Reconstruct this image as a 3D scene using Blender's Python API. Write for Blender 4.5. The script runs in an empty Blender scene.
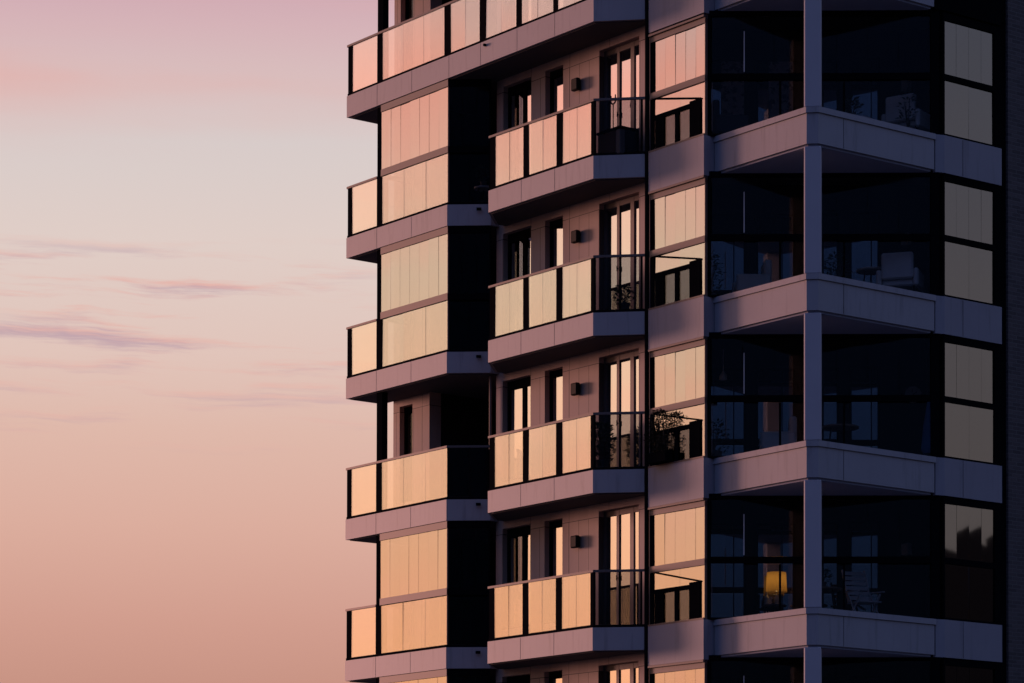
import bpy, bmesh, math, random
from mathutils import Vector, Matrix
R = math.radians
random.seed(7)
sc = bpy.context.scene

# ------------------------------------------------------------------ camera
CAM_Z = 3.2
cam_d = bpy.data.cameras.new('camera'); cam = bpy.data.objects.new('camera', cam_d)
sc.collection.objects.link(cam); sc.camera = cam
cam.matrix_world = Matrix.Translation((0, 0, CAM_Z)) @ Matrix.Rotation(R(91.0455), 4, 'X') @ Matrix.Rotation(R(.1105), 4, 'Z')
cam_d.sensor_width = 36; cam_d.lens = 36*2986/1024
cam_d.shift_y = 554.31/1024
cam_d.clip_start = .5; cam_d.clip_end = 6000

# ------------------------------------------------------------------ view
sc.view_settings.view_transform = 'Standard'; sc.view_settings.look = 'None'
sc.view_settings.gamma = 1; sc.view_settings.exposure = 0.0
sc.view_settings.use_curve_mapping = False
sc.cycles.max_bounces = 10; sc.cycles.transparent_max_bounces = 16
sc.cycles.caustics_reflective = False; sc.cycles.caustics_refractive = False

# ------------------------------------------------------------------ node helper
class NT:
    def __init__(s, tree): s.t = tree; s.n = tree.nodes; s.l = tree.links
    def new(s, kind, **kw):
        n = s.n.new(kind)
        for k, v in kw.items(): setattr(n, k, v)
        return n
    def put(s, sock, v):
        if isinstance(v, bpy.types.NodeSocket): s.l.new(v, sock)
        elif v is not None: sock.default_value = v
    def m(s, op, a, b=None, c=None, clamp=False):
        n = s.new('ShaderNodeMath', operation=op, use_clamp=clamp)
        for i, v in enumerate((a, b, c)): s.put(n.inputs[i], v)
        return n.outputs[0]
    def step(s, v, a, b):                       # smoothstep a..b
        n = s.new('ShaderNodeMapRange', interpolation_type='SMOOTHSTEP')
        s.put(n.inputs[0], v); n.inputs[1].default_value = a; n.inputs[2].default_value = b
        return n.outputs[0]
    def mix(s, f, a, b, blend='MIX'):
        n = s.new('ShaderNodeMix', data_type='RGBA', blend_type=blend)
        s.put(n.inputs[0], f)
        for i, v in ((6, a), (7, b)):
            if isinstance(v, tuple): v = (*v[:3], 1)
            s.put(n.inputs[i], v)
        return n.outputs[2]
    def ramp(s, f, stops):
        n = s.new('ShaderNodeValToRGB'); e = n.color_ramp.elements
        while len(e) < len(stops): e.new(.5)
        for el, (p, c) in zip(e, stops): el.position = p; el.color = (*c, 1)
        s.put(n.inputs[0], f)
        return n.outputs[0]
    def noise(s, vec, scale, detail=3, rough=.55, w=0):
        n = s.new('ShaderNodeTexNoise', noise_dimensions='3D')
        s.put(n.inputs['Vector'], vec); n.inputs['Scale'].default_value = scale
        n.inputs['Detail'].default_value = detail; n.inputs['Roughness'].default_value = rough
        return n.outputs['Fac']
    def comb(s, x, y, z):
        n = s.new('ShaderNodeCombineXYZ')
        for i, v in enumerate((x, y, z)): s.put(n.inputs[i], v)
        return n.outputs[0]
    def sep(s, v):
        n = s.new('ShaderNodeSeparateXYZ'); s.put(n.inputs[0], v); return n.outputs

def srgb(r, g, b):
    f = lambda c: (c/255/12.92) if c/255 <= .04045 else ((c/255+.055)/1.055)**2.4
    return (f(r), f(g), f(b))
def sc3(c, k): return tuple(x*k for x in c)

# ------------------------------------------------------------------ dusk sky
SUN_AZ, SUN_EL = -55.3, 5.0
w = bpy.data.worlds.new('World'); sc.world = w; w.use_nodes = True
g = NT(w.node_tree); g.n.clear()
tc = g.new('ShaderNodeTexCoord'); X, Y, Z = g.sep(tc.outputs['Generated'])
el = g.m('MULTIPLY', g.m('ARCSINE', Z), 180/math.pi)
az = g.m('MULTIPLY', g.m('ARCTAN2', X, Y), 180/math.pi)
e90 = g.m('DIVIDE', el, 90, clamp=True)
def st(l): return [(e/90, c) for e, c in l]
front = g.ramp(e90, st([(0, srgb(168,112,100)), (4.5, srgb(192,138,124)), (6.2, srgb(206,152,138)), (8.0, srgb(217,169,154)),
     (9.8, srgb(221,181,167)), (11.3, srgb(223,194,184)), (13.3, srgb(222,203,196)), (15.2, srgb(214,202,200)), (16.4, srgb(215,187,187)),
     (17.4, srgb(211,174,180)), (18.6, srgb(197,158,173)), (24, srgb(160,130,160)), (36, srgb(105,96,140)), (65, srgb(70,76,120))]))
west = g.ramp(e90, st([(0, (1.55,.60,.27)), (5, (1.66,.74,.37)), (7, (1.64,.79,.43)), (10.2, (1.56,.90,.58)), (12.6, (1.40,.97,.67)),
     (14.6, (1.56,.86,.64)), (16.2, (1.62,.70,.53)), (17.6, (1.30,.80,.69)), (20, (1.0,.66,.64)), (26, (.5,.36,.42)), (36, (.2,.18,.32)), (60, (.08,.095,.24))]))
east = g.ramp(e90, st([(0, (.06,.05,.06)), (6, (.195,.152,.145)), (12, (.178,.155,.170)), (18, (.135,.138,.185)), (30, (.21,.28,.58)), (65, (.15,.21,.50))]))
back = g.ramp(e90, st([(0, (.010,.016,.04)), (8, (.018,.040,.12)), (18, (.032,.06,.18)), (30, (.15,.22,.54)), (65, (.15,.21,.50))]))
# wisps of cloud: stretched noise in (azimuth, elevation)
az0 = az
def wisps(shift):
    az = g.m('ADD', az0, -2.4)
    warp = g.noise(g.comb(g.m('MULTIPLY', az, .5), el, 8.3), .8, 3, .5)
    v = g.comb(g.m('MULTIPLY', az, .22), g.m('ADD', g.m('MULTIPLY_ADD', el, 3.0, shift), g.m('MULTIPLY_ADD', warp, 1.1, g.m('MULTIPLY', az, .06))), 2.1)
    return g.noise(v, 1.0, 9, .62)
n1 = wisps(0)
band = g.m('MULTIPLY', g.step(el, 10.2, 11.3), g.m('SUBTRACT', 1, g.step(el, 12.6, 13.6)))
patch = g.step(g.noise(g.comb(g.m('MULTIPLY', g.m('ADD', az, -2.4), .22), g.m('MULTIPLY', el, .9), 4.4), 1.0, 2, .5), .26, .50)
cl = g.m('MULTIPLY', g.m('MULTIPLY', g.step(n1, .47, .66), band), patch)
low = g.m('MULTIPLY', g.step(el, 9.2, 9.9), g.m('SUBTRACT', 1, g.step(el, 10.3, 10.9)))
cl = g.m('ADD', cl, g.m('MULTIPLY', g.m('MULTIPLY', g.step(n1, .50, .68), low), .45), clamp=True)
n2 = g.noise(g.comb(g.m('MULTIPLY', az, .07), g.m('MULTIPLY', el, .5), 5.2), 1.0, 4, .5)
pk = g.m('MULTIPLY', g.step(n2, .38, .72), g.m('MULTIPLY', g.step(el, 14.4, 16.4), g.m('SUBTRACT', 1, g.step(el, 20, 27))))
nlit = g.step(wisps(.30), .46, .64)
cloudc = g.mix(nlit, srgb(228,172,162), srgb(184,152,166))
front2 = g.mix(g.m('MULTIPLY', cl, .8), front, cloudc)
front2 = g.mix(g.m('MULTIPLY', pk, .6), front2, srgb(228,168,160))
n3 = g.noise(g.comb(g.m('MULTIPLY', az, .06), g.m('MULTIPLY', el, .35), 9.1), 1.2, 4, .55)
west2 = g.mix(g.m('MULTIPLY', g.step(n3, .42, .7), .35), west, (1.75, .72, .50))
ww = g.m('MULTIPLY', g.step(g.m('MULTIPLY', az, -1), 14, 50), g.m('SUBTRACT', 1, g.step(g.m('MULTIPLY', az, -1), 86, 112)))
fw = g.m('SUBTRACT', 1, g.step(az, 14, 75))
ew = g.m('MULTIPLY', g.step(az, 14, 75), g.m('SUBTRACT', 1, g.step(az, 112, 160)))
bw = g.m('SUBTRACT', 1, g.step(g.m('MULTIPLY', az, -1), 86, 114))
c = g.mix(ww, front2, west2)
c = g.mix(fw, back, c)                     # front/west on the left half, back elsewhere
c = g.mix(bw, back, c)
c = g.mix(ew, c, east)
sky = g.new('ShaderNodeTexSky', sky_type='NISHITA'); sky.sun_disc = False
sky.sun_elevation = R(SUN_EL); sky.sun_rotation = R(SUN_AZ)
c = g.mix(1.0, c, g.mix(1.0, sky.outputs[0], (.006, .006, .006), 'MULTIPLY'), 'ADD')
bg = g.new('ShaderNodeBackground'); g.put(bg.inputs[0], c); bg.inputs[1].default_value = 1.0
out = g.new('ShaderNodeOutputWorld'); g.l.new(bg.outputs[0], out.inputs[0])

# ------------------------------------------------------------------ sun, last warm light from the left
sd = bpy.data.lights.new('sun', 'SUN'); so = bpy.data.objects.new('sun', sd); sc.collection.objects.link(so)
sd.energy = 2.5; sd.color = (1, .46, .38); sd.angle = R(10)
sv = Vector((math.sin(R(SUN_AZ))*math.cos(R(SUN_EL)), math.cos(R(SUN_AZ))*math.cos(R(SUN_EL)), math.sin(R(SUN_EL))))
so.rotation_euler = sv.to_track_quat('Z', 'Y').to_euler()
so.location = (-60, 60, 60)

# ------------------------------------------------------------------ materials
def mat(name): 
    m = bpy.data.materials.new(name); m.use_nodes = True
    m.node_tree.nodes.clear(); return m, NT(m.node_tree)
def finish(g, sh):
    o = g.new('ShaderNodeOutputMaterial'); g.l.new(sh, o.inputs[0])
def pbr(name, col, rough=.6, metal=0., var=.12, scale=3., bump=0., streak=0., spec=.5):
    m, g = mat(name)
    tc = g.new('ShaderNodeTexCoord').outputs['Object']
    n = g.noise(tc, scale, 5, .6)
    k = g.m('MULTIPLY_ADD', g.m('SUBTRACT', n, .5), var*2, 1)
    if streak:
        x, y, z = g.sep(tc)
        s = g.noise(g.comb(g.m('MULTIPLY', x, 5), g.m('MULTIPLY', y, 5), g.m('MULTIPLY', z, .5)), 1.6, 4, .6)
        k = g.m('MULTIPLY', k, g.m('MULTIPLY_ADD', g.step(s, .5, .75), -streak, 1))
    p = g.new('ShaderNodeBsdfPrincipled')
    v = g.new('ShaderNodeVectorMath', operation='SCALE'); v.inputs[0].default_value = col; g.put(v.inputs['Scale'], k)
    g.l.new(v.outputs[0], p.inputs['Base Color'])
    p.inputs['Roughness'].default_value = rough; p.inputs['Metallic'].default_value = metal
    p.inputs['Specular IOR Level'].default_value = spec
    if bump:
        b = g.new('ShaderNodeBump'); b.inputs['Strength'].default_value = bump; b.inputs['Distance'].default_value = .02
        g.put(b.inputs['Height'], g.noise(tc, scale*6, 4, .6)); g.l.new(b.outputs[0], p.inputs['Normal'])
    finish(g, p.outputs[0]); return m
def glass(name, refl, fres, tint, wav=.0, power=2.6, rough=.01):
    """real pane: mirror part (coating + Fresnel) over a tinted clear part"""
    m, g = mat(name)
    tc = g.new('ShaderNodeTexCoord').outputs['Object']
    gl = g.new('ShaderNodeBsdfGlossy'); gl.inputs['Roughness'].default_value = rough; gl.inputs[0].default_value = (1, 1, 1, 1)
    tr = g.new('ShaderNodeBsdfTransparent'); tr.inputs[0].default_value = (*tint, 1)
    lw = g.new('ShaderNodeLayerWeight'); lw.inputs[0].default_value = .5
    f = g.m('MULTIPLY_ADD', g.m('POWER', lw.outputs['Facing'], power), fres, refl, clamp=True)
    if wav:
        b = g.new('ShaderNodeBump'); b.inputs['Strength'].default_value = wav; b.inputs['Distance'].default_value = .02
        x, y, z = g.sep(tc)
        g.put(b.inputs['Height'], g.noise(g.comb(g.m('MULTIPLY', x, 2.2), g.m('MULTIPLY', y, 2.2), g.m('MULTIPLY', z, .7)), 1.0, 2, .4))
        g.l.new(b.outputs[0], gl.inputs['Normal'])
    mx = g.new('ShaderNodeMixShader'); g.put(mx.inputs[0], f)
    g.l.new(tr.outputs[0], mx.inputs[1]); g.l.new(gl.outputs[0], mx.inputs[2])
    finish(g, mx.outputs[0]); return m

M = {}
M['fascia'] = pbr('grey fascia panel', (.305, .28, .29), .5, .0, .10, 1.2, streak=.22)
M['paint'] = pbr('painted corner fascia', (.24, .245, .275), .55, 0, .10, 1.5, streak=.24)
M['spandrel'] = pbr('painted spandrel', (.205, .21, .25), .5, 0, .09, 1.5, streak=.18)
M['column'] = pbr('painted column', (.34, .34, .38), .45, 0, .06, 2)
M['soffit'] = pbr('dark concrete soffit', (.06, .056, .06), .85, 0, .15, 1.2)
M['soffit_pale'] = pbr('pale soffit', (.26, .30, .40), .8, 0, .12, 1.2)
M['metal'] = pbr('dark bronze metal', (.008, .0075, .008), .8, 0, .1, 6, spec=0)
M['rail'] = pbr('bronze handrail', (.095, .068, .062), .5, .1, .1, 6)
M['black'] = pbr('black metal', (.005, .005, .006), .8, 0, .1, 6, spec=0)
M['inside'] = pbr('unlit interior plaster', (.11, .10, .10), .9, 0, .1, 2)
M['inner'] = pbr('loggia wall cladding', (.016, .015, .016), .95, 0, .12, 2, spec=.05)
M['floor'] = pbr('loggia floor', (.10, .095, .09), .8, 0, .12, 2)
M['lampbox'] = pbr('wall lamp metal', (.012, .011, .011), .6, 0, .1, 8, spec=.08)
M['wood'] = pbr('weathered wood', (.16, .11, .075), .7, 0, .2, 6)
M['white'] = pbr('white plastic', (.62, .62, .62), .5, 0, .04, 4)
M['cream'] = pbr('cream fabric', (.50, .48, .46), .9, 0, .1, 8, bump=.3)
M['bluefab'] = pbr('blue fabric', (.05, .13, .27), .9, 0, .1, 8)
M['darkfab'] = pbr('dark fabric', (.03, .03, .035), .9, 0, .1, 8)
M['pot'] = pbr('dark pot', (.07, .06, .055), .6, 0, .15, 5)
M['leaf'] = pbr('plant leaf', (.045, .075, .035), .6, 0, .3, 9)
M['leaf_dark'] = pbr('dark evergreen leaf', (.018, .022, .016), .8, 0, .3, 9, spec=.1)
M['stem'] = pbr('plant stem', (.06, .045, .03), .8, 0, .2, 9)
M['ceramic'] = pbr('pale ceramic', (.5, .46, .4), .3, 0, .08, 5)
M['ground'] = pbr('asphalt ground', (.09, .09, .09), .9, 0, .2, .2)
M['far'] = pbr('distant dark slate', (.007, .010, .014), .9, 0, .2, .1, spec=0)
M['coat'] = glass('reflective glass', .34, .55, (.40, .38, .36), .008)
M['rglass'] = glass('railing glass', .29, .55, (.74, .70, .64), .006)
M['side_glass'] = glass('side reflective glass', .32, .5, (.2, .21, .22), .008, rough=.022)
M['clear'] = glass('clear glass', .012, .7, (.80, .82, .85), .01, 3.5)
M['dclear'] = glass('tinted clear glass', .006, .7, (.62, .64, .68), .02, 3.5)
M['wpane'] = glass('window glass', .50, .5, (.3, .3, .3), .008)
M['inpane'] = glass('inner window glass', .24, .3, (.2, .22, .3), .01)

# cladding with board joints
m, g = mat('brown cladding boards')
tcx = g.new('ShaderNodeTexCoord').outputs['Object']; x, y, z = g.sep(tcx)
def joint(v, period, off, wd):
    fr = g.m('FRACT', g.m('DIVIDE', g.m('ADD', v, off), period)); return g.m('LESS_THAN', fr, wd/period)
jx = joint(x, .31, 40.0, .012)
zl = g.m('MODULO', g.m('SUBTRACT', z, 3.254-3), 3.0)
below = g.m('LESS_THAN', zl, 2.36)
jh = g.m('MULTIPLY', g.m('GREATER_THAN', zl, 2.36), g.m('LESS_THAN', zl, 2.374))
jx2 = joint(x, 1.24, 40.3, .012)
j = g.m('MAXIMUM', g.m('MAXIMUM', g.m('MULTIPLY', jx, below), jh), jx2)
bi = g.m('FLOOR', g.m('DIVIDE', g.m('ADD', x, 40), .31))
wn = g.new('ShaderNodeTexWhiteNoise', noise_dimensions='2D'); g.put(wn.inputs['Vector'], g.comb(bi, below, 0))
n = g.noise(g.comb(x, y, g.m('MULTIPLY', z, .3)), 5, 5, .6)
k = g.m('ADD', g.m('MULTIPLY_ADD', n, .25, .80), g.m('MULTIPLY', wn.outputs[0], .12))
col = g.new('ShaderNodeVectorMath', operation='SCALE'); col.inputs[0].default_value = (.40, .30, .25); g.put(col.inputs['Scale'], k)
p = g.new('ShaderNodeBsdfPrincipled'); p.inputs['Roughness'].default_value = .7
g.put(p.inputs['Base Color'], g.mix(j, col.outputs[0], (.05, .04, .035)))
finish(g, p.outputs[0]); M['clad'] = m
# brick
m, g = mat('dark brick')
tcx = g.new('ShaderNodeTexCoord').outputs['Object']; x, y, z = g.sep(tcx)
br = g.new('ShaderNodeTexBrick'); g.put(br.inputs['Vector'], g.comb(g.m('ADD', x, y), z, 0))
br.inputs['Color1'].default_value = (.040, .034, .036, 1); br.inputs['Color2'].default_value = (.072, .060, .062, 1); br.inputs['Mortar'].default_value = (.085, .08, .08, 1)
br.inputs['Scale'].default_value = 1; br.inputs['Brick Width'].default_value = .24; br.inputs['Row Height'].default_value = .075; br.inputs['Mortar Size'].default_value = .008
p = g.new('ShaderNodeBsdfPrincipled'); p.inputs['Roughness'].default_value = .8
g.put(p.inputs['Base Color'], br.outputs[0]); b = g.new('ShaderNodeBump'); b.inputs['Strength'].default_value = .6; b.inputs['Distance'].default_value = .01; b.invert = True
g.put(b.inputs['Height'], br.outputs['Fac']); g.l.new(b.outputs[0], p.inputs['Normal'])
finish(g, p.outputs[0]); M['brick'] = m
# printed curtain
m, g = mat('printed curtain')
tcx = g.new('ShaderNodeTexCoord').outputs['Object']
n = g.noise(tcx, 9, 5, .65)
p = g.new('ShaderNodeBsdfPrincipled'); p.inputs['Roughness'].default_value = .9
g.put(p.inputs['Base Color'], g.mix(g.step(n, .5, .58), (.36, .31, .32), (.07, .07, .09)))
finish(g, p.outputs[0]); M['curtain'] = m
# lamp shade: cloth that lets the bulb shine through
m, g = mat('cloth lamp shade')
d_ = g.new('ShaderNodeBsdfDiffuse'); d_.inputs[0].default_value = (.75, .50, .20, 1)
t_ = g.new('ShaderNodeBsdfTranslucent'); t_.inputs[0].default_value = (.80, .52, .16, 1)
mx = g.new('ShaderNodeMixShader'); mx.inputs[0].default_value = .7; g.l.new(d_.outputs[0], mx.inputs[1]); g.l.new(t_.outputs[0], mx.inputs[2])
finish(g, mx.outputs[0]); M['lit'] = m
m, g = mat('lamp bulb'); em = g.new('ShaderNodeEmission'); em.inputs[0].default_value = (1, .55, .16, 1); em.inputs[1].default_value = 4; finish(g, em.outputs[0]); M['bulb'] = m

# ------------------------------------------------------------------ mesh helper
class MB:
    def __init__(s): s.bm = bmesh.new()
    def box(s, x0, x1, y0, y1, z0, z1):
        v = [s.bm.verts.new(p) for p in ((x0,y0,z0),(x1,y0,z0),(x1,y1,z0),(x0,y1,z0),(x0,y0,z1),(x1,y0,z1),(x1,y1,z1),(x0,y1,z1))]
        for f in ((0,3,2,1),(4,5,6,7),(0,1,5,4),(1,2,6,5),(2,3,7,6),(3,0,4,7)): s.bm.faces.new([v[i] for i in f])
        return s
    def prism(s, poly, z0, z1):
        a = [s.bm.verts.new((*p, z0)) for p in poly]; b = [s.bm.verts.new((*p, z1)) for p in poly]
        n = len(poly)
        s.bm.faces.new(a[::-1]); s.bm.faces.new(b)
        for i in range(n): s.bm.faces.new((a[i], a[(i+1) % n], b[(i+1) % n], b[i]))
        return s
    def bar(s, p, q, off0, off1, z0, z1):
        """upright plank between plan points p and q, from off0 to off1 on the left of p->q"""
        d = Vector(q)-Vector(p); d.normalize(); n = Vector((-d.y, d.x))
        pts = [Vector(p)+n*off0, Vector(q)+n*off0, Vector(q)+n*off1, Vector(p)+n*off1]
        return s.prism([tuple(t) for t in pts], z0, z1)
    def seg(s, p, q, t0, t1, off0, off1, z0, z1):
        P, Q = Vector(p), Vector(q); L = (Q-P).length; d = (Q-P)/L
        return s.bar(tuple(P+d*t0), tuple(P+d*t1), off0, off1, z0, z1)
    def tube(s, p, q, r, r2=None, n=10, cap=True):
        p, q = Vector(p), Vector(q); d = (q-p).normalized(); r2 = r if r2 is None else r2
        u = d.orthogonal().normalized(); v = d.cross(u)
        A = [s.bm.verts.new(p+(u*math.cos(t)+v*math.sin(t))*r) for t in [2*math.pi*i/n for i in range(n)]]
        B = [s.bm.verts.new(q+(u*math.cos(t)+v*math.sin(t))*r2) for t in [2*math.pi*i/n for i in range(n)]]
        for i in range(n): s.bm.faces.new((A[i], A[(i+1) % n], B[(i+1) % n], B[i]))
        if cap: s.bm.faces.new(A[::-1]); s.bm.faces.new(B)
        return s
    def lathe(s, prof, c=(0,0,0), n=20):
        rings = []
        for r, z in prof:
            rings.append([s.bm.verts.new((c[0]+r*math.cos(2*math.pi*i/n), c[1]+r*math.sin(2*math.pi*i/n), c[2]+z)) for i in range(n)])
        for A, B in zip(rings, rings[1:]):
            for i in range(n): s.bm.faces.new((A[i], A[(i+1) % n], B[(i+1) % n], B[i]))
        s.bm.faces.new(rings[0][::-1]); s.bm.faces.new(rings[-1])
        return s
    def beam(s, p, q, a, b):
        """rectangular bar of section a x b from p to q in space"""
        p, q = Vector(p), Vector(q); d = (q-p).normalized()
        up = Vector((0,0,1)) if abs(d.z) < .95 else Vector((0,1,0))
        u = d.cross(up).normalized(); v = u.cross(d)
        A = [s.bm.verts.new(p+u*i*a/2+v*j*b/2) for i, j in ((-1,-1),(1,-1),(1,1),(-1,1))]
        B = [s.bm.verts.new(q+u*i*a/2+v*j*b/2) for i, j in ((-1,-1),(1,-1),(1,1),(-1,1))]
        for i in range(4): s.bm.faces.new((A[i], A[(i+1) % 4], B[(i+1) % 4], B[i]))
        s.bm.faces.new(A[::-1]); s.bm.faces.new(B)
        return s
    def leaf(s, c, d, L, wd, nrm):
        d = d.normalized(); sd_ = d.cross(nrm)
        if sd_.length < 1e-3: sd_ = d.orthogonal()
        sd_.normalize(); up = sd_.cross(d)
        pts = [c, c+d*L*.45+sd_*wd/2+up*L*.08, c+d*L, c+d*L*.45-sd_*wd/2+up*L*.08]
        s.bm.faces.new([s.bm.verts.new(p) for p in pts]); return s
    def build(s, name, mt, parent=None, bevel=0., smooth=False):
        bmesh.ops.recalc_face_normals(s.bm, faces=s.bm.faces)
        if bevel:
            bmesh.ops.bevel(s.bm, geom=s.bm.edges[:], offset=bevel, segments=1, affect='EDGES', clamp_overlap=True)
        me = bpy.data.meshes.new(name); s.bm.to_mesh(me); s.bm.free()
        if smooth:
            for p in me.polygons: p.use_smooth = True
        o = bpy.data.objects.new(name, me); sc.collection.objects.link(o)
        me.materials.append(M[mt]); o.parent = parent
        return o

def tag(o, label, cat, group=None):
    o['label'] = label; o['category'] = cat
    if group: o['group'] = group
    return o
def structure(o): o['kind'] = 'structure'; return o

# ------------------------------------------------------------------ ground and far skyline
gr = MB(); gr.box(-3000, 3000, -3000, 3000, -.5, 0); structure(gr.build('ground', 'ground'))

# ------------------------------------------------------------------ the tower: local x along the sunlit face, local y into the building
ANG = R(-52.59); ORG = Vector((1.5209, 56.5913, 0))
T = bpy.data.objects.new('apartment_tower', None); sc.collection.objects.link(T)
T.location = ORG; T.rotation_euler = (0, 0, ANG)
tag(T, 'grey apartment tower with glass balconies catching pink sunset light', 'apartment block')
TW = Matrix.Translation(ORG) @ Matrix.Rotation(ANG, 4, 'Z')

def lev(k): return CAM_Z + (5.0434-k)*3.0 + (.03 if k == -1 else 0)      # height of the slab edge k storeys below the topmost full one
LEVELS = [-1, 0, 1, 2, 3, 4]
OPEN_LEFT = {-1, 2}                           # left balconies without upper glazing
WALL_Y = .90
# plan points
LE, LC, LR = (-8.345, 0.), (-4.715, 0.), (-4.14, .68)
ME_, MC, MR = (-3.32, 0.), (0., 0.), (.70, .69)
BL, BR = (.80, .70), (2.395, .70)
CL, CA, CB, CR = (2.41, .955), (4.90, .955), (5.05, 1.10), (5.05, 4.03)
PL, PR = (5.11, 4.24), (5.11, 5.767)

def inset(poly, d):
    """inset the first edges of a convex-ish polygon by d (simple, for small d)"""
    n = len(poly); outp = []
    for i in range(n):
        a, b, c = Vector(poly[i-1]), Vector(poly[i]), Vector(poly[(i+1) % n])
        e1 = (b-a).normalized(); e2 = (c-b).normalized()
        n1 = Vector((-e1.y, e1.x)); n2 = Vector((-e2.y, e2.x))
        s = n1+n2; k = max(.35, 1+n1.dot(n2)); outp.append(tuple(b+s*(d/k)))
    return outp

def panes(mb, p, q, ts, off, z0, z1, gap=.0025, th=.012, jig=.003):
    """row of frameless panes on plan line p->q split at distances ts, each very slightly out of true"""
    P, Q = Vector(p), Vector(q); d = (Q-P).normalized(); n = Vector((-d.y, d.x))
    for a, b in zip(ts, ts[1:]):
        j1, j2 = random.uniform(-jig, jig), random.uniform(-jig, jig)
        A = P+d*(a+gap); B = P+d*(b-gap)
        pts = [A+n*(off+j1), B+n*(off+j2), B+n*(off+j2+th), A+n*(off+j1+th)]
        tl = n*random.uniform(-jig, jig)*1.6
        a4 = [mb.bm.verts.new((*p_, z0)) for p_ in pts]; b4 = [mb.bm.verts.new((*(p_+tl), z1)) for p_ in pts]
        mb.bm.faces.new(a4[::-1]); mb.bm.faces.new(b4)
        for i in range(4): mb.bm.faces.new((a4[i], a4[(i+1) % 4], b4[(i+1) % 4], b4[i]))
    return mb
def split(L0, L1, n): return [L0+(L1-L0)*i/n for i in range(n+1)]
def length(p, q): return (Vector(q)-Vector(p)).length

def slab(name, poly, z, h, joints, mt='fascia', par=T):
    """balcony slab: edge fascia in panels, with a thinner drip slab below"""
    b = MB(); b.prism(poly, z-h, z)
    o = b.build(name, mt, par)
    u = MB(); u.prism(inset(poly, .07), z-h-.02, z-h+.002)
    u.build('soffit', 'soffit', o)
    for p, q, ts in joints:
        for t in ts: jm = MB(); jm.seg(p, q, t-.0025, t+.0025, -.002, .02, z-h+.004, z-.004); jm.build('panel_joint', 'metal', o)
    return o

def spout(x, z, par):
    mb = MB(); mb.tube((x, -.05, z), (x, .05, z), .028, n=10); return mb.build('drain_spout', 'black', par)

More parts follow.
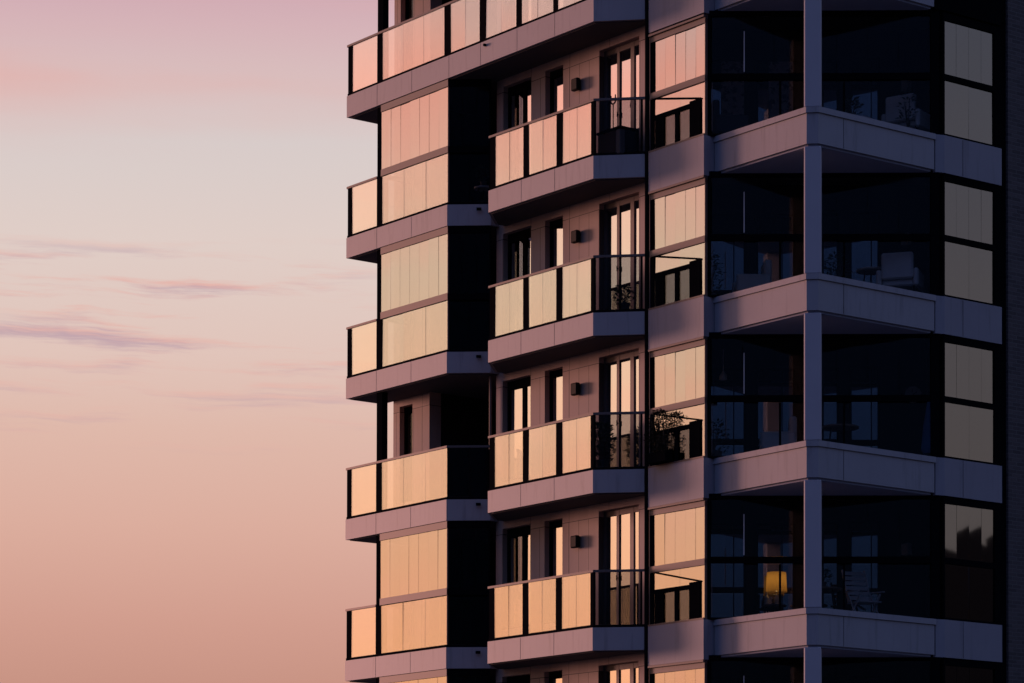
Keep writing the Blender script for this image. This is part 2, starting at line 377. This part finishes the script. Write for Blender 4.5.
for k in LEVELS:
    z = lev(k)
    # ---------------- sunlit side: balconies in front of the left loggia and the recessed wall
    if k == -1:
        poly = [LE, MC, MR, (.70, 1.0), (-4.24, 1.0), (-4.24, 3.2), (-6.56, 3.2), (-6.56, .96), (-8.345, .96)]
        bl = slab('balcony', poly, z, .455, [(LE, MC, [1.13, 2.38, 3.68, 4.75, 5.95, 7.15])])
        spout(-3.42, z-.09, bl)
        runs = [(LE, MC), (MC, MR)]
        posts = [(-8.33, -8.176), (-7.25, -7.06), (-4.86, -4.65), (-3.66, -3.465), (-2.455, -2.285), (-1.275, -1.142), (-.10, -.005)]
        bals = [(bl, runs, posts)]
    else:
        poly = [LE, LC, LR, (-4.14, 1.0), (-4.24, 1.0), (-4.24, 3.2), (-6.56, 3.2), (-6.56, .96), (-8.345, .96)]
        b1 = slab('balcony', poly, z, .43, [(LE, LC, [1.13, 2.38])])
        mb = MB(); mb.tube((-4.28, .42, z-.11), (-4.22, .50, z-.11), .03); mb.build('drain_spout', 'black', b1)
        poly = [ME_, MC, MR, (.70, 1.0), (-4.0, 1.0), (-4.0, .68)]
        b2 = slab('balcony', poly, z, .437, [(ME_, MC, [1.07, 2.13])])
        p1 = [(-8.33, -8.176), (-7.25, -7.06)]
        p2 = [(-3.30, -3.138), (-2.215, -2.043), (-1.165, -.985), (-.10, -.005)]
        r1 = [(LE, LC)] + ([(LC, LR)] if k in OPEN_LEFT else [])
        bals = [(b1, r1, p1), (b2, [(ME_, MC), (MC, MR)], p2)]
    for bo, runs, posts in bals:
        left_glazed = (k not in OPEN_LEFT) and runs[0][0] == LE
        rl = MB(); fr = MB()
        for ri, (p, q) in enumerate(runs):
            L = length(p, q)
            hi = 1.1
            t1 = 1.10 if (left_glazed and ri == 0) else L
            rl.seg(p, q, -.02 if ri == 0 else .0, t1 if ri else t1+.0, .015, .065, hi-.045, hi)
            fr.seg(p, q, .0, L, .02, .06, .0, .055)
        x_end = runs[0][1][0]
        for a, b in posts: fr.seg(runs[0][0], runs[0][1], a-runs[0][0][0], b-runs[0][0][0], .024, .05, .055, 1.055)
        # z is added by moving the whole mesh
        o1 = rl.build('handrail', 'rail', bo); o1.location.z = z
        if len(runs) > 1:
            p, q = runs[1]; L = length(p, q)
            for t in (.03, L*.52, L-.06): fr.seg(p, q, t-.02, t+.02, .025, .055, .055, 1.055)
        o2 = fr.build('railing_frame', 'metal', bo); o2.location.z = z
        xs = [b for a, b in posts]; xe = [a for a, b in posts[1:]] + ([x_end] if posts[-1][1] < x_end-.3 else [])
        for a, b in zip(xs, xe):
            mb = MB(); n = 1 if a < -8 else 2 if b-a < 1.4 else 3
            panes(mb, runs[0][0], runs[0][1], split(a-runs[0][0][0]+.004, b-runs[0][0][0]-.004, n), .034, .06, 1.05, .003)
            gp = mb.build('glass_panel', 'rglass', bo); gp.location.z = z
        if len(runs) > 1:
            mb = MB(); panes(mb, runs[1][0], runs[1][1], [.05, length(*runs[1])*.5, length(*runs[1])-.05], .034, .06, 1.05)
            gp = mb.build('glass_panel', 'dclear', bo); gp.location.z = z
    # ---------------- left corner post, and glazing where the balcony is closed in
    pm = MB(); pm.box(-7.30, -7.10, .07, .21, z, z+2.57-.01)
    pm.build('post', 'black', T)
    if k not in OPEN_LEFT:
        f = MB(); L = length(LE, LC); a = 1.255
        f.seg(LE, LC, a, L, .012, .07, 1.065, 1.205); f.seg(LE, LC, a, L, .012, .07, 2.42, 2.56); f.seg(LE, LC, L-.012, L-.002, .02, .06, .06, 2.5)
        o = f.build('loggia_window', 'rail', T); o.location.z = z
        f = MB(); D_ = length(LC, LR)
        for a0, a1 in ((2.42, 2.56), (1.065, 1.19), (0, .05)): f.seg(LC, LR, .004, D_, .02, .07, a0, a1)
        f.seg(LC, LR, D_-.04, D_-.001, .021, .069, .03, 2.5)
        f.build('frame', 'black', o)
        f = MB(); 
        for a0, a1 in ((2.42, 2.555), (1.065, 1.15), (0, .05)): f.bar((-7.2, .212), (-7.2, .9), -.03, .03, a0, a1)
        f.bar((-7.2, .86), (-7.2, .898), -.029, .029, .03, 2.5)
        f.build('end_frame', 'black', o)
        pn = MB(); panes(pn, LE, LC, split(a, L, 7), .035, 1.21, 2.415); pn.build('upper_pane', 'coat', o)
        pn = MB(); panes(pn, LC, LR, split(.01, length(LC, LR), 3), .035, 1.195, 2.41); panes(pn, LC, LR, split(.01, length(LC, LR), 2), .035, .06, 1.03)
        pn.build('side_pane', 'dclear', o)
        pn = MB(); panes(pn, (-7.2, .9), (-7.2, .21), split(0, .69, 2), 0, .06, 2.37); pn.build('end_pane', 'dclear', o)
    # ---------------- bay at the right of the wall
    f = MB(); f.prism([BL, BR, (2.395, 1.0), (.80, 1.0)], z-.745, z)
    o = f.build('bay_spandrel', 'spandrel', T)
    jm = MB(); jm.seg(BL, BR, .0, length(BL, BR), -.006, .03, z-.002, z+.03); jm.build('sill', 'rail', o)
    f = MB(); L = length(BL, BR)
    f.seg(BL, BR, .0, L, .03, .09, 2.10, 2.252); f.seg(BL, BR, 0, L, -.01, .08, 2.21, 2.25)
    f.seg(BL, BR, .0, L, .02, .09, 1.01, 1.13)
    f.seg(BL, BR, L-.012, L, .03, .09, .0, 2.2); f.seg(BL, BR, 0, .012, .03, .09, .0, 2.2)
    o = f.build('bay_window', 'rail', T); o.location.z = z
    f = MB(); f.seg(BL, BR, .013, .12, .04, .1, .03, 2.105); f.build('frame', 'black', o)
    # railing's reflection in the lower pane, built as dark bars before the glass
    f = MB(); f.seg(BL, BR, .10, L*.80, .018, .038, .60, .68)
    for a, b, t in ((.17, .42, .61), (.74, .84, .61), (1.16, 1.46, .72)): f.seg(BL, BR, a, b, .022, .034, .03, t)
    f.beam((BL[0]+.05, BL[1]+.028, 1.03), (BR[0]-.12, BR[1]+.028, .715), .016, .030)  # sloped bar follows the reflected handrail
    gd = f.build('railing_reflection', 'black', o)
    f = MB(); f.seg(BL, BR, .14, 1.46, .042, .046, .04, .62); f.build('railing_reflection_tint', 'dclear', gd)  # tinted sheet dulls the pane like reflected railing glass
    pn = MB(); panes(pn, BL, BR, split(.13, L, 5), .055, 1.135, 2.095); panes(pn, BL, BR, split(.13, L, 2), .055, .035, 1.005); pn.build('pane', 'coat', o)
    # ---------------- open corner in front of the diagonal loggia glazing
    f = MB(); f.prism([CL, CA, CB, CR, (4.6, 4.05), (2.45, 1.0)], z-.66, z-.11)
    o = f.build('corner_balcony', 'paint', T)
    f = MB(); cpoly = [CL, CA, CB, CR, (4.98, 4.02), (4.98, 1.13), (4.92, 1.04), (2.45, 1.04)]
    f.prism(inset([CL, CA, CB, CR, (4.6, 4.05), (2.45, 1.0)], -.025), z-.105, z); f.build('parapet_cap', 'paint', o)
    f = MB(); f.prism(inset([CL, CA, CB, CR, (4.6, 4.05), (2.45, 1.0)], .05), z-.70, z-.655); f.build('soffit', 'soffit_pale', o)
    jm = MB(); jm.seg(CB, CR, .62, .628, -.003, .01, z-.655, z-.115); jm.build('panel_joint', 'metal', o)
    # glazing on the diagonal
    G0, G1 = (2.39, .82), (5.06, 4.16); L = length(G0, G1)
    f = MB()
    f.seg(G0, G1, 0, L, .02, .08, 1.05, 1.17); f.seg(G0, G1, 0, L, .0, .1, 2.24, 2.34); f.seg(G0, G1, 0, L, .0, .1, 0, .04)
    f.seg(G0, G1, 0, .05, .0, .1, .04, 2.24); f.seg(G0, G1, L-.16, L, .0, .1, .04, 2.24)
    f.seg(G0, G1, 1.31, 1.35, .03, .07, .04, 1.03); f.seg(G0, G1, 2.50, 2.53, .03, .07, .04, 1.03)
    o = f.build('loggia_glazing', 'black', T); o.location.z = z
    pn = MB(); panes(pn, G0, G1, split(.06, L-.17, 7), .045, 1.175, 2.235); panes(pn, G0, G1, [.06, 1.31, 2.5, L-.17], .045, .045, 1.025); pn.build('pane', 'clear', o)
    f = MB(); f.seg(G0, G1, .652, .669, .02, .034, 1.2, 1.96); f.build('guide_rod', 'white', o)
    f = MB(); f.seg(G0, G1, .06, .072, .02, .034, .1, 1.0); f.build('guide_rod', 'rail', o)
    # ---------------- shaded side: spandrel and window
    f = MB(); f.prism([(5.05, 4.06), PL, PR, (4.9, 5.767), (4.9, 4.06)], z-.70, z)
    o = f.build('side_spandrel', 'spandrel' if k > -1 else 'black', T)
    jm = MB(); jm.seg(PL, PR, .48, .487, -.003, .01, z-.69, z-.01); jm.build('panel_joint', 'metal', o)
    f = MB(); L = length(PL, PR)
    f.seg(PL, PR, 0, .03, .02, .1, .02, 2.30); f.seg(PL, PR, L-.17, L, .02, .1, .02, 2.30)
    f.seg(PL, PR, .03, L-.17, .02, .1, 1.045, 1.155); f.seg(PL, PR, .03, L-.17, .02, .1, 2.16, 2.30); f.seg(PL, PR, .03, L-.17, .02, .1, .005, .04)
    o = f.build('side_window', 'black', T); o.location.z = z
    pn = MB(); panes(pn, PL, PR, split(.03, L-.17, 4), .05, 1.16, 2.155, jig=.0016); panes(pn, PL, PR, split(.03, L-.17, 2), .05, .045, 1.04); pn.build('pane', 'side_glass', o)
    # ---------------- column at the corner tip
    f = MB(); cx, cy, h = 4.855, 1.15, .155
    dx, dy = Vector((1, 1)).normalized(); 
    pts = [(cx+dx*a*h-dy*b*h, cy+dy*a*h+dx*b*h) for a, b in ((-1,-1),(1,-1),(1,1),(-1,1))]
    f.prism(pts, z, z+2.30); f.build('column', 'column', T, bevel=.02)
    # ---------------- windows and door in the recessed wall
    y0 = 1.02
    def leafs(name, x0, x1, zb, zt, gl, mt='wpane', fm='rail'):
        f = MB(); edges = [x0] + [v for g_ in gl for v in g_] + [x1]
        for a, b in zip(edges[::2], edges[1::2]): f.box(a, b, y0, y0+.06, zb, 2.40)
        for a, b in gl: f.box(a-.004, b+.004, y0+.003, y0+.057, zt, 2.397); f.box(a-.004, b+.004, y0+.003, y0+.057, zb+.003, zb+.06)
        o = f.build(name, fm, T); o.location.z = z
        pn = MB()
        for a, b in gl: panes(pn, (x0, y0), (x1, y0), [a-x0, b-x0], .03, zb+.06, zt, 0)
        pn.build('pane', mt, o)
        if zb > .1: q = MB(); q.box(x0+.003, x1-.003, .89, y0-.002, zb+.002, zb+.02); q.build('sill', 'metal', o)
        return o
    leafs('window', -4.02, -3.10, .35, 2.22, [(-3.97, -3.526), (-3.427, -3.15)], fm='metal')
    leafs('window', -2.64, -2.065, .35, 2.26, [(-2.59, -2.11)], fm='metal')
    o = leafs('balcony_door', -.93, .28, .0, 2.29, [(-.88, -.532), (-.456, -.122), (-.016, .22)])
    hm = MB(); hm.beam((-.49, .99, 1.02), (-.49, .99, 1.12), .014, .016); hm.box(-.497, -.483, .985, 1.022, 1.06, 1.08); hm.build('door_handle', 'black', o)
    # ---------------- left wall window on the far bay
    leafs('window', -7.64, -7.17, .35, 2.25, [(-7.59, -7.22)], 'dclear', 'black')
    # ---------------- inner loggia windows on the diagonal back wall
    I0, I1 = (.37, 2.12), (3.55, 6.29); L = length(I0, I1)
    for a, b, top in ((.39, 1.03, 2.08), (1.31, 1.98, 2.08), (2.58, 2.83, 2.10), (3.12, 3.62, 2.13)):
        f = MB()
        f.seg(I0, I1, a-.05, a, -.04, -.003, .12, top+.05); f.seg(I0, I1, b, b+.05, -.04, -.003, .12, top+.05)
        f.seg(I0, I1, a, b, -.04, -.003, top, top+.05); f.seg(I0, I1, a, b, -.04, -.003, .12, .17)
        if b-a > .4: f.seg(I0, I1, (a+b)/2+.12, (a+b)/2+.14, -.04, -.003, .17, top)
        o = f.build('inner_window', 'black', T); o.location.z = z
        pn = MB(); panes(pn, I0, I1, [a, b], -.03, .17, top, .002); pn.build('pane', 'inpane', o)
        if k == 0 and a < 2:
            cu = MB(); n = 14
            for i in range(n):
                t0 = a+.2+(b-a-.2)*i/n; t1 = a+.2+(b-a-.2)*(i+1)/n
                cu.seg(I0, I1, t0, t1, -.075-(i % 2)*.015, -.06-(i % 2)*.015, .2, top)
            c = cu.build('curtain', 'curtain', o)

# upper roof slab edge above the top storey, and a plinth down to the ground
z = lev(-2)
ru = MB(); ru.prism([LE, MC, MR, BL, BR, CL, CA, CB, CR, PL, PR, (5.10, 14), (-7.87, 14), (-7.87, 1.0), (-8.33, 1.0)], z-.43, z)
ru.build('roof_slab', 'fascia', T)
zb = lev(4)-.75
ru = MB(); ru.prism([(-7.87, 1.0), (.80, 1.0), BL, BR, CL, (4.85, .96), (5.0, 1.1), (5.0, 5.7), (5.10, 5.94), (5.10, 14), (-7.87, 14)], 0, zb)
ru.build('plinth', 'brick', T)

# ------------------------------------------------------------------ walls of the tower
cw = MB(); cw2 = MB(); inn = MB(); fl = MB()
for k in LEVELS:
    z = lev(k); top = z+3-.002
    y0, y1 = WALL_Y, WALL_Y+.30
    def wall(x0, x1, holes, yy0=y0, yy1=y1):
        cur = x0
        for a, b, zs, zt in holes:
            cw.box(cur, a, yy0, yy1, z, top)
            if zs > .01: cw.box(a, b, yy0, yy1, z, z+zs)
            cw.box(a, b, yy0, yy1, z+zt, top); cur = b
        cw.box(cur, x1, yy0, yy1, z, top)
    wall(-4.24, .70, [(-4.02, -3.10, .35, 2.40), (-2.64, -2.065, .35, 2.40), (-.93, .28, 0, 2.40)])
    cw, cw0 = cw2, cw; wall(-7.87, -6.56, [(-7.64, -7.17, .35, 2.40)]); cw = cw0
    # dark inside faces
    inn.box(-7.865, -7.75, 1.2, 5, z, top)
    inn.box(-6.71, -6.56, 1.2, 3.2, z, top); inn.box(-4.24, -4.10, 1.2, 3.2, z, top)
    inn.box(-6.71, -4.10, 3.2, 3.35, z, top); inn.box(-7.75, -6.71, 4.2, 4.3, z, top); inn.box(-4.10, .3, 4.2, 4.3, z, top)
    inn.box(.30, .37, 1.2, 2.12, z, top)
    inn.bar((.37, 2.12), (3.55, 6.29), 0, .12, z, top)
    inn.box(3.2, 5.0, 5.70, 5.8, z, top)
    fl.prism([(-7.85, 1.21), (-6.72, 1.21), (-6.72, 3.35), (-4.09, 3.35), (-4.09, 1.21), (.72, 1.21), (.72, 1.01), (2.40, 1.01), (4.88, 4.10), (4.88, 13.8), (-7.85, 13.8)], z-.3, z-.004)
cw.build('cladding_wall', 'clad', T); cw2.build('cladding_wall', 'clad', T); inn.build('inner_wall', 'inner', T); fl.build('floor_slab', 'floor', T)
bw_ = MB(); bw_.box(4.9, 5.10, 5.95, 14, lev(4)-.75, lev(-2)-.43); bw_.box(-7.87, 4.9, 13.8, 14, lev(4)-.75, lev(-2)-.43); bw_.box(-7.87, -7.76, 5.0, 13.8, lev(4)-.75, lev(-2)-.43)
bw_.build('brick_wall', 'brick', T)
gp = MB(); gp.box(4.92, 5.04, 5.70, 5.95, lev(4)-.75, lev(-2)-.43); gp.build('dark_joint', 'black', T)
dp = MB(); dp.tube((.742, .715, 4), (.742, .715, lev(-2)-.45), .045, n=12)
dp.build('downpipe', 'metal', T)
dp = MB(); dp.tube((-4.30, .80, lev(2)+1.05), (-4.30, .80, lev(1)-.47), .03, n=10); dp.build('downpipe', 'rail', T)

# ------------------------------------------------------------------ small things
def world(x, y, z): return TW @ Vector((x, y, z))
def thing(name, label, cat, x, y, z, rz=0, group=None):
    o = bpy.data.objects.new(name, None); sc.collection.objects.link(o)
    o.location = world(x, y, z); o.rotation_euler = (0, 0, ANG+rz)
    return tag(o, label, cat, group)

def wall_lamp(label, x, y, z):
    t = thing('wall_lamp', label, 'wall lamp', x, y, z, 0, 'wall lamps beside the balcony doors')
    b = MB(); b.box(-.05, .05, -.03, 0, -.07, .07); b.build('bracket', 'black', t)
    b = MB(); b.box(-.10, .10, -.13, -.025, -.12, .12); b.build('lamp_shade', 'lampbox', t, bevel=.02)
    return t
nm = {0: 'the topmost balcony with a three panel front', 1: 'the second balcony from the top', 2: 'the balcony with the leafy shrub', 3: 'the lowest balcony in view'}
for k in (0, 1, 2, 3):
    wall_lamp(f'dark square wall lamp on the cladding behind {nm[k]}', -1.57, WALL_Y, lev(k)+1.87)

def plant(name, label, x, y, z, h, rad, n, pot=.14, seed=1, group=None, leafL=.09, cat='potted plant'):
    rnd = random.Random(seed)
    t = thing(name, label, cat, x, y, z, 0, group)
    b = MB(); b.lathe([(pot*.7, 0), (pot, pot*1.6), (pot*1.05, pot*1.6), (pot*1.05, pot*1.8), (pot*.9, pot*1.8), (pot*.88, pot*1.65)], n=16); b.build('pot', 'pot', t)
    s = MB(); l = MB(); z0 = pot*1.6
    for i in range(7):
        a = rnd.uniform(0, 6.28); r = rnd.uniform(.2, .8)*rad
        tip = Vector((math.cos(a)*r, math.sin(a)*r, z0+(h-z0)*rnd.uniform(.7, 1)))
        s.tube((0, 0, z0-.02), tip, .010, .004, 6)
    for i in range(n):
        u = rnd.random(); zz = z0+(h-z0)*u**.8
        rr = rad*(.45+.55*math.sin(math.pi*min(1, .15+u*.85)))*math.sqrt(rnd.random())
        a = rnd.uniform(0, 6.28)
        c = Vector((math.cos(a)*rr, math.sin(a)*rr, zz))
        d = Vector((math.cos(a)+rnd.uniform(-.6, .6), math.sin(a)+rnd.uniform(-.6, .6), rnd.uniform(-.3, .9)))
        l.leaf(c, d, leafL*rnd.uniform(.7, 1.3), leafL*.5, Vector((rnd.uniform(-.4, .4), rnd.uniform(-.4, .4), 1)))
    s.build('stem', 'stem', t); l.build('foliage', 'leaf', t)
    return t
plant('potted_shrub', 'dense dark potted shrub beside the glazed door on the third balcony from the top', -.42, .56, lev(2), 1.0, .26, 700, .16, 3)

def side_table(label, x, y, z, h=.5, r=.28, top='wood', name='side_table'):
    t = thing(name, label, 'table', x, y, z)
    b = MB(); b.lathe([(r, h-.03), (r, h)], n=24); b.build('tabletop', top, t)
    for i in range(3):
        a = i*2.094+.4; b = MB(); b.tube((math.cos(a)*r*.85, math.sin(a)*r*.85, 0), (math.cos(a)*r*.55, math.sin(a)*r*.55, h-.03), .014, .014, 8); b.build('leg', 'metal', t)
    return t
def armchair(label, x, y, z, rz, fab, frame='metal'):
    t = thing('armchair', label, 'armchair', x, y, z, rz)
    b = MB(); b.box(-.30, .30, -.30, .30, .30, .44); b.build('seat', fab, t, bevel=.03)
    b = MB(); b.prism([(-.30, .24), (.30, .24), (.30, .38), (-.30, .38)], .42, .92); b.build('backrest', fab, t, bevel=.03)
    for s in (-1, 1):
        b = MB(); b.box(s*.30, s*.40, -.30, .36, .28, .62); b.build('armrest', fab, t, bevel=.03)
    for sx in (-1, 1):
        for sy in (-1, 1):
            b = MB(); b.tube((sx*.32, sy*.26, 0), (sx*.30, sy*.25, .30), .018, .022, 8); b.build('leg', frame, t)
    return t
def folding_chair(label, x, y, z, rz):
    t = thing('folding_chair', label, 'folding chair', x, y, z, rz)
    for s in (-1, 1):
        b = MB(); b.beam((s*.24, -.28, .0), (s*.24, .20, .62), .022, .04); b.build('leg', 'white', t)
        b = MB(); b.beam((s*.21, .28, .0), (s*.21, -.24, .58), .022, .04); b.build('leg', 'white', t)
        b = MB(); b.beam((s*.24, .16, .45), (s*.24, .42, 1.10), .022, .04); b.build('back_frame', 'white', t)
        b = MB(); b.beam((s*.27, -.28, .63), (s*.27, .28, .66), .045, .022); b.build('armrest', 'white', t)
    b = MB()
    for i in range(6): b.box(-.23, .23, -.26+i*.085, -.26+i*.085+.06, .43, .448)
    b.build('seat', 'white', t)
    b = MB()
    for i in range(6):
        u = .15+i*.15; b.beam((-.23, .16+.26*u, .45+.65*u), (.23, .16+.26*u, .45+.65*u), .018, .07)
    b.build('backrest', 'white', t)
    return t
def indoor_lamp(label, x, y, z, nrm):
    t = thing('wall_lantern', label, 'wall lamp', x, y, z, 0, 'square lanterns on the back wall of the loggias')
    b = MB(); b.box(-.03, .03, -.02, .12, -.05, .05); b.build('bracket', 'black', t)
    b = MB(); b.box(-.09, .09, -.14, -.02, -.11, .11); b.build('lantern_body', 'ceramic', t, bevel=.01)
    return t

# -- topmost loggia: pale armchair, low table with a plant
armchair('pale armchair in the topmost corner loggia behind the glass', 4.05, 4.35, lev(0), R(200), 'cream')
side_table('low pale table beside the armchair in the topmost corner loggia', 3.45, 3.55, lev(0), .52, .34, 'cream')
plant('potted_plant', 'small leafy plant on the low table in the topmost loggia', 3.40, 3.52, lev(0)+.52, .42, .18, 120, .07, 11)
armchair('dark armchair at the left of the topmost corner loggia', 1.75, 1.9, lev(0), R(150), 'darkfab')
# -- second loggia
armchair('cream armchair facing outward in the second loggia from the top', 1.95, 2.25, lev(1), R(-35), 'cream')
plant('potted_plant', 'tall bushy plant at the left end of the second loggia from the top', 1.55, 1.55, lev(1), 1.05, .28, 260, .16, 12)
side_table('small round table in the second loggia from the top', 3.55, 3.9, lev(1), .72, .30, 'ceramic')
plant('potted_plant', 'round bushy plant right of the column in the second loggia from the top', 3.15, 3.35, lev(1), 1.0, .26, 240, .17, 13)
# -- third loggia
armchair('grey armchair near the column in the third loggia from the top', 2.35, 2.55, lev(2), R(-40), 'cream')
t = thing('pendant_lamp', 'small pale pendant lamp hanging from the third loggia ceiling', 'pendant lamp', 1.75, 1.75, lev(1)-.76)
b = MB(); b.tube((0, 0, 0), (0, 0, -.42), .006, n=6); b.build('cord', 'white', t)
b = MB(); b.lathe([(.02, -.42), (.07, -.50), (.075, -.58), (.05, -.58)], n=16); b.build('lamp_shade', 'ceramic', t)
side_table('dark garden table right of the column in the third loggia from the top', 3.3, 3.3, lev(2), .72, .36, 'wood')
t = thing('folded_parasol', 'folded blue parasol leaning at the right end of the third loggia', 'parasol', 4.4, 4.55, lev(2))
b = MB(); b.tube((0, 0, 0), (.05, .05, 1.25), .016, n=8); b.build('pole', 'metal', t)
b = MB(); b.lathe([(.12, .20), (.15, .28), (.11, .70), (.04, 1.15), (.015, 1.2)], n=14); b.build('canopy', 'bluefab', t)
t = thing('wall_clock', 'round wall clock on the back wall of the third loggia from the top', 'clock', 3.03, 5.50, lev(2)+1.62, R(52.7))
b = MB(); b.tube((0, 0, 0), (0, -.03, 0), .16, n=28); b.build('clock_face', 'cream', t)
b = MB(); b.tube((0, -.028, 0), (0, -.05, 0), .18, .175, n=28, cap=False); b.build('rim', 'black', t)
b = MB(); b.beam((0, -.036, 0), (.07, -.036, .05), .006, .012); b.beam((0, -.036, 0), (-.02, -.036, .11), .006, .010); b.build('hands', 'black', t)
# -- lowest loggia: lit table lamp, garden chair, table
side_table('small side table under the lit lamp in the lowest corner loggia', 1.58, 3.20, lev(3), .51, .24, 'wood')
t = thing('table_lamp', 'lit table lamp with warm yellow shade in the lowest corner loggia', 'lamp', 1.61, 3.24, lev(3)+.51)
b = MB(); b.lathe([(.09, 0), (.09, .015), (.03, .03), (.05, .10), (.035, .19), (.012, .22), (.012, .27)], n=16); b.build('lamp_base', 'ceramic', t)
b = MB(); n = 28
for (r0, z0_), (r1, z1_) in (((.205, .25), (.185, .63)),):
    A = [b.bm.verts.new((r0*math.cos(2*math.pi*i/n), r0*math.sin(2*math.pi*i/n), z0_)) for i in range(n)]
    B = [b.bm.verts.new((r1*math.cos(2*math.pi*i/n), r1*math.sin(2*math.pi*i/n), z1_)) for i in range(n)]
    for i in range(n): b.bm.faces.new((A[i], A[(i+1) % n], B[(i+1) % n], B[i]))
b.build('lamp_shade', 'lit', t, smooth=True)
b = MB(); b.lathe([(.012, .27), (.03, .33), (.035, .38), (.015, .42)], n=14); b.build('bulb', 'bulb', t, smooth=True)
ld = bpy.data.lights.new('lamp_light', 'POINT'); ld.energy = .95; ld.color = (1, .60, .24); ld.shadow_soft_size = .045
lo = bpy.data.objects.new('lamp_light', ld); sc.collection.objects.link(lo); lo.parent = t; lo.location = (0, 0, .50)
t = thing('bottle', 'pale ceramic bottle beside the lit lamp in the lowest loggia', 'bottle', 1.50, 3.08, lev(3)+.51)
b = MB(); b.lathe([(.045, 0), (.05, .02), (.05, .14), (.02, .20), (.02, .26)], n=14); b.build('bottle_body', 'ceramic', t)
folding_chair('white folding garden chair in the lowest loggia right of the column', 3.38, 3.85, lev(3), R(75))
side_table('round garden table beside the folding chair in the lowest loggia', 2.95, 3.20, lev(3), .70, .36, 'wood')
for k, txt in ((0, 'topmost'), (1, 'second'), (3, 'lowest')):
    indoor_lamp(f'square lantern on the back wall of the {txt} corner loggia in view', 2.98, 5.45, lev(k)+1.62, 0)

t = thing('added_planter', 'dark bushy plant added before the lower bay glass for a reflected shrub', 'added_planter', 1.27, .60, lev(2)+.03)  # added trough and plant, standing in for the shrub's reflection in the bay
b = MB(); b.box(-.26, .26, -.10, .09, 0, .20); b.build('trough', 'black', t, bevel=.01)
b = MB(); b.box(-.22, -.19, .085, .099, .02, .24); b.box(.19, .22, .085, .099, .02, .24); b.box(-.22, .22, .087, .0975, .20, .23); b.build('bracket', 'black', t)
st_, lf_ = MB(), MB(); rnd = random.Random(5)
for i in range(14): x_ = rnd.uniform(-.2, .2); st_.tube((x_, 0, .17), (x_+rnd.uniform(-.08, .08), rnd.uniform(-.06, .04), rnd.uniform(.6, .98)), .009, .004, 6)
for i in range(1700):
    zz = rnd.uniform(.18, .98); wd_ = .27*math.sqrt(max(.05, 1-((zz-.5)/.56)**2)) + .05*math.sin(zz*17)
    c_ = Vector((rnd.uniform(-wd_, wd_)+.05*math.sin(zz*9), rnd.uniform(-.12, .06), zz))
    lf_.leaf(c_, Vector((rnd.uniform(-1, 1), rnd.uniform(-1, .3), rnd.uniform(-.4, .9))), rnd.uniform(.035, .06), .026, Vector((rnd.uniform(-.5, .5), rnd.uniform(-.5, .5), 1)))
st_.build('stem', 'stem', t); lf_.build('foliage', 'leaf_dark', t)
# -- more greenery and seats behind the glass
plant('potted_plant', 'tall thin plant at the right end of the topmost corner loggia', 4.35, 4.05, lev(0), .95, .16, 110, .12, 31)
plant('potted_plant', 'wide leafy plant at the left end of the third loggia from the top', 1.70, 1.55, lev(2), .85, .30, 220, .16, 32)
plant('potted_plant', 'short leafy plant on the round garden table in the lowest loggia', 2.95, 3.20, lev(3)+.70, .35, .16, 90, .07, 33)
armchair('cream armchair beside the bushy plant at the right of the second loggia', 4.05, 4.15, lev(1), R(215), 'cream')
side_table('small pale table behind the side glass of the topmost left loggia', -4.75, .95, lev(0), .50, .20, 'ceramic')
plant('potted_plant', 'small plant behind the side glass of the topmost left loggia', -4.75, .95, lev(0)+.50, .45, .16, 90, .07, 34)
# -- on the topmost balcony: forked torch stand and a low storage box
t = thing('torch_stand', 'slender forked metal stand before the glazed door on the topmost balcony', 'garden stand', -.38, .80, lev(0))
b = MB(); b.lathe([(.10, 0), (.10, .02), (.02, .03)], n=16); b.build('base', 'black', t)
b = MB(); b.tube((0, 0, .02), (0, 0, 1.22), .010, n=8); b.build('stem', 'black', t)
b = MB()
pts = [Vector((.075*math.sin(a)*s, 0, 1.29-.075*math.cos(a))) for s in (-1, 1) for a in [R(i*15) for i in range(0, 9)]]
L_ = len(pts)//2
for s in range(2):
    q = pts[s*L_:(s+1)*L_]
    for a, c in zip(q, q[1:]): b.tube(a, c, .014, n=8)
    b.tube(q[-1], q[-1]+Vector((0, 0, .06)), .014, .010, 8)
b.build('fork', 'black', t)
t = thing('storage_box', 'dark storage box before the door on the topmost balcony', 'storage box', .10, .55, lev(0))
b = MB(); b.box(-.38, .30, -.22, .20, .02, .50); b.build('box_body', 'darkfab', t, bevel=.015)
b = MB(); b.box(-.40, .32, -.24, .22, .50, .55); b.build('lid', 'black', t, bevel=.01)
plant('potted_plant', 'low spiky potted plant by the bay on the second balcony from the top', .15, .62, lev(1), .55, .2, 160, .13, 21)

# ------------------------------------------------------------------ skyline beyond the right edge, seen only in the side windows
def gable(x0, x1, y0, y1, eave, ridge):
    ym = (y0+y1)/2; v = []
    for x in (x0, x1): v.append([sk.bm.verts.new(p) for p in ((x, y0, 0), (x, y1, 0), (x, y1, eave), (x, ym, ridge), (x, y0, eave))])
    a, b = v; sk.bm.faces.new(a); sk.bm.faces.new(b[::-1])
    for i in range(5): sk.bm.faces.new((a[i], a[(i+1) % 5], b[(i+1) % 5], b[i]))
sk = MB()
for i in range(12): gable(150, 175, -60+i*14, -46.02+i*14, 29.6+(i % 3)*.5, 31.9+(i % 4)*.4)
structure(sk.build('skyline', 'far'))
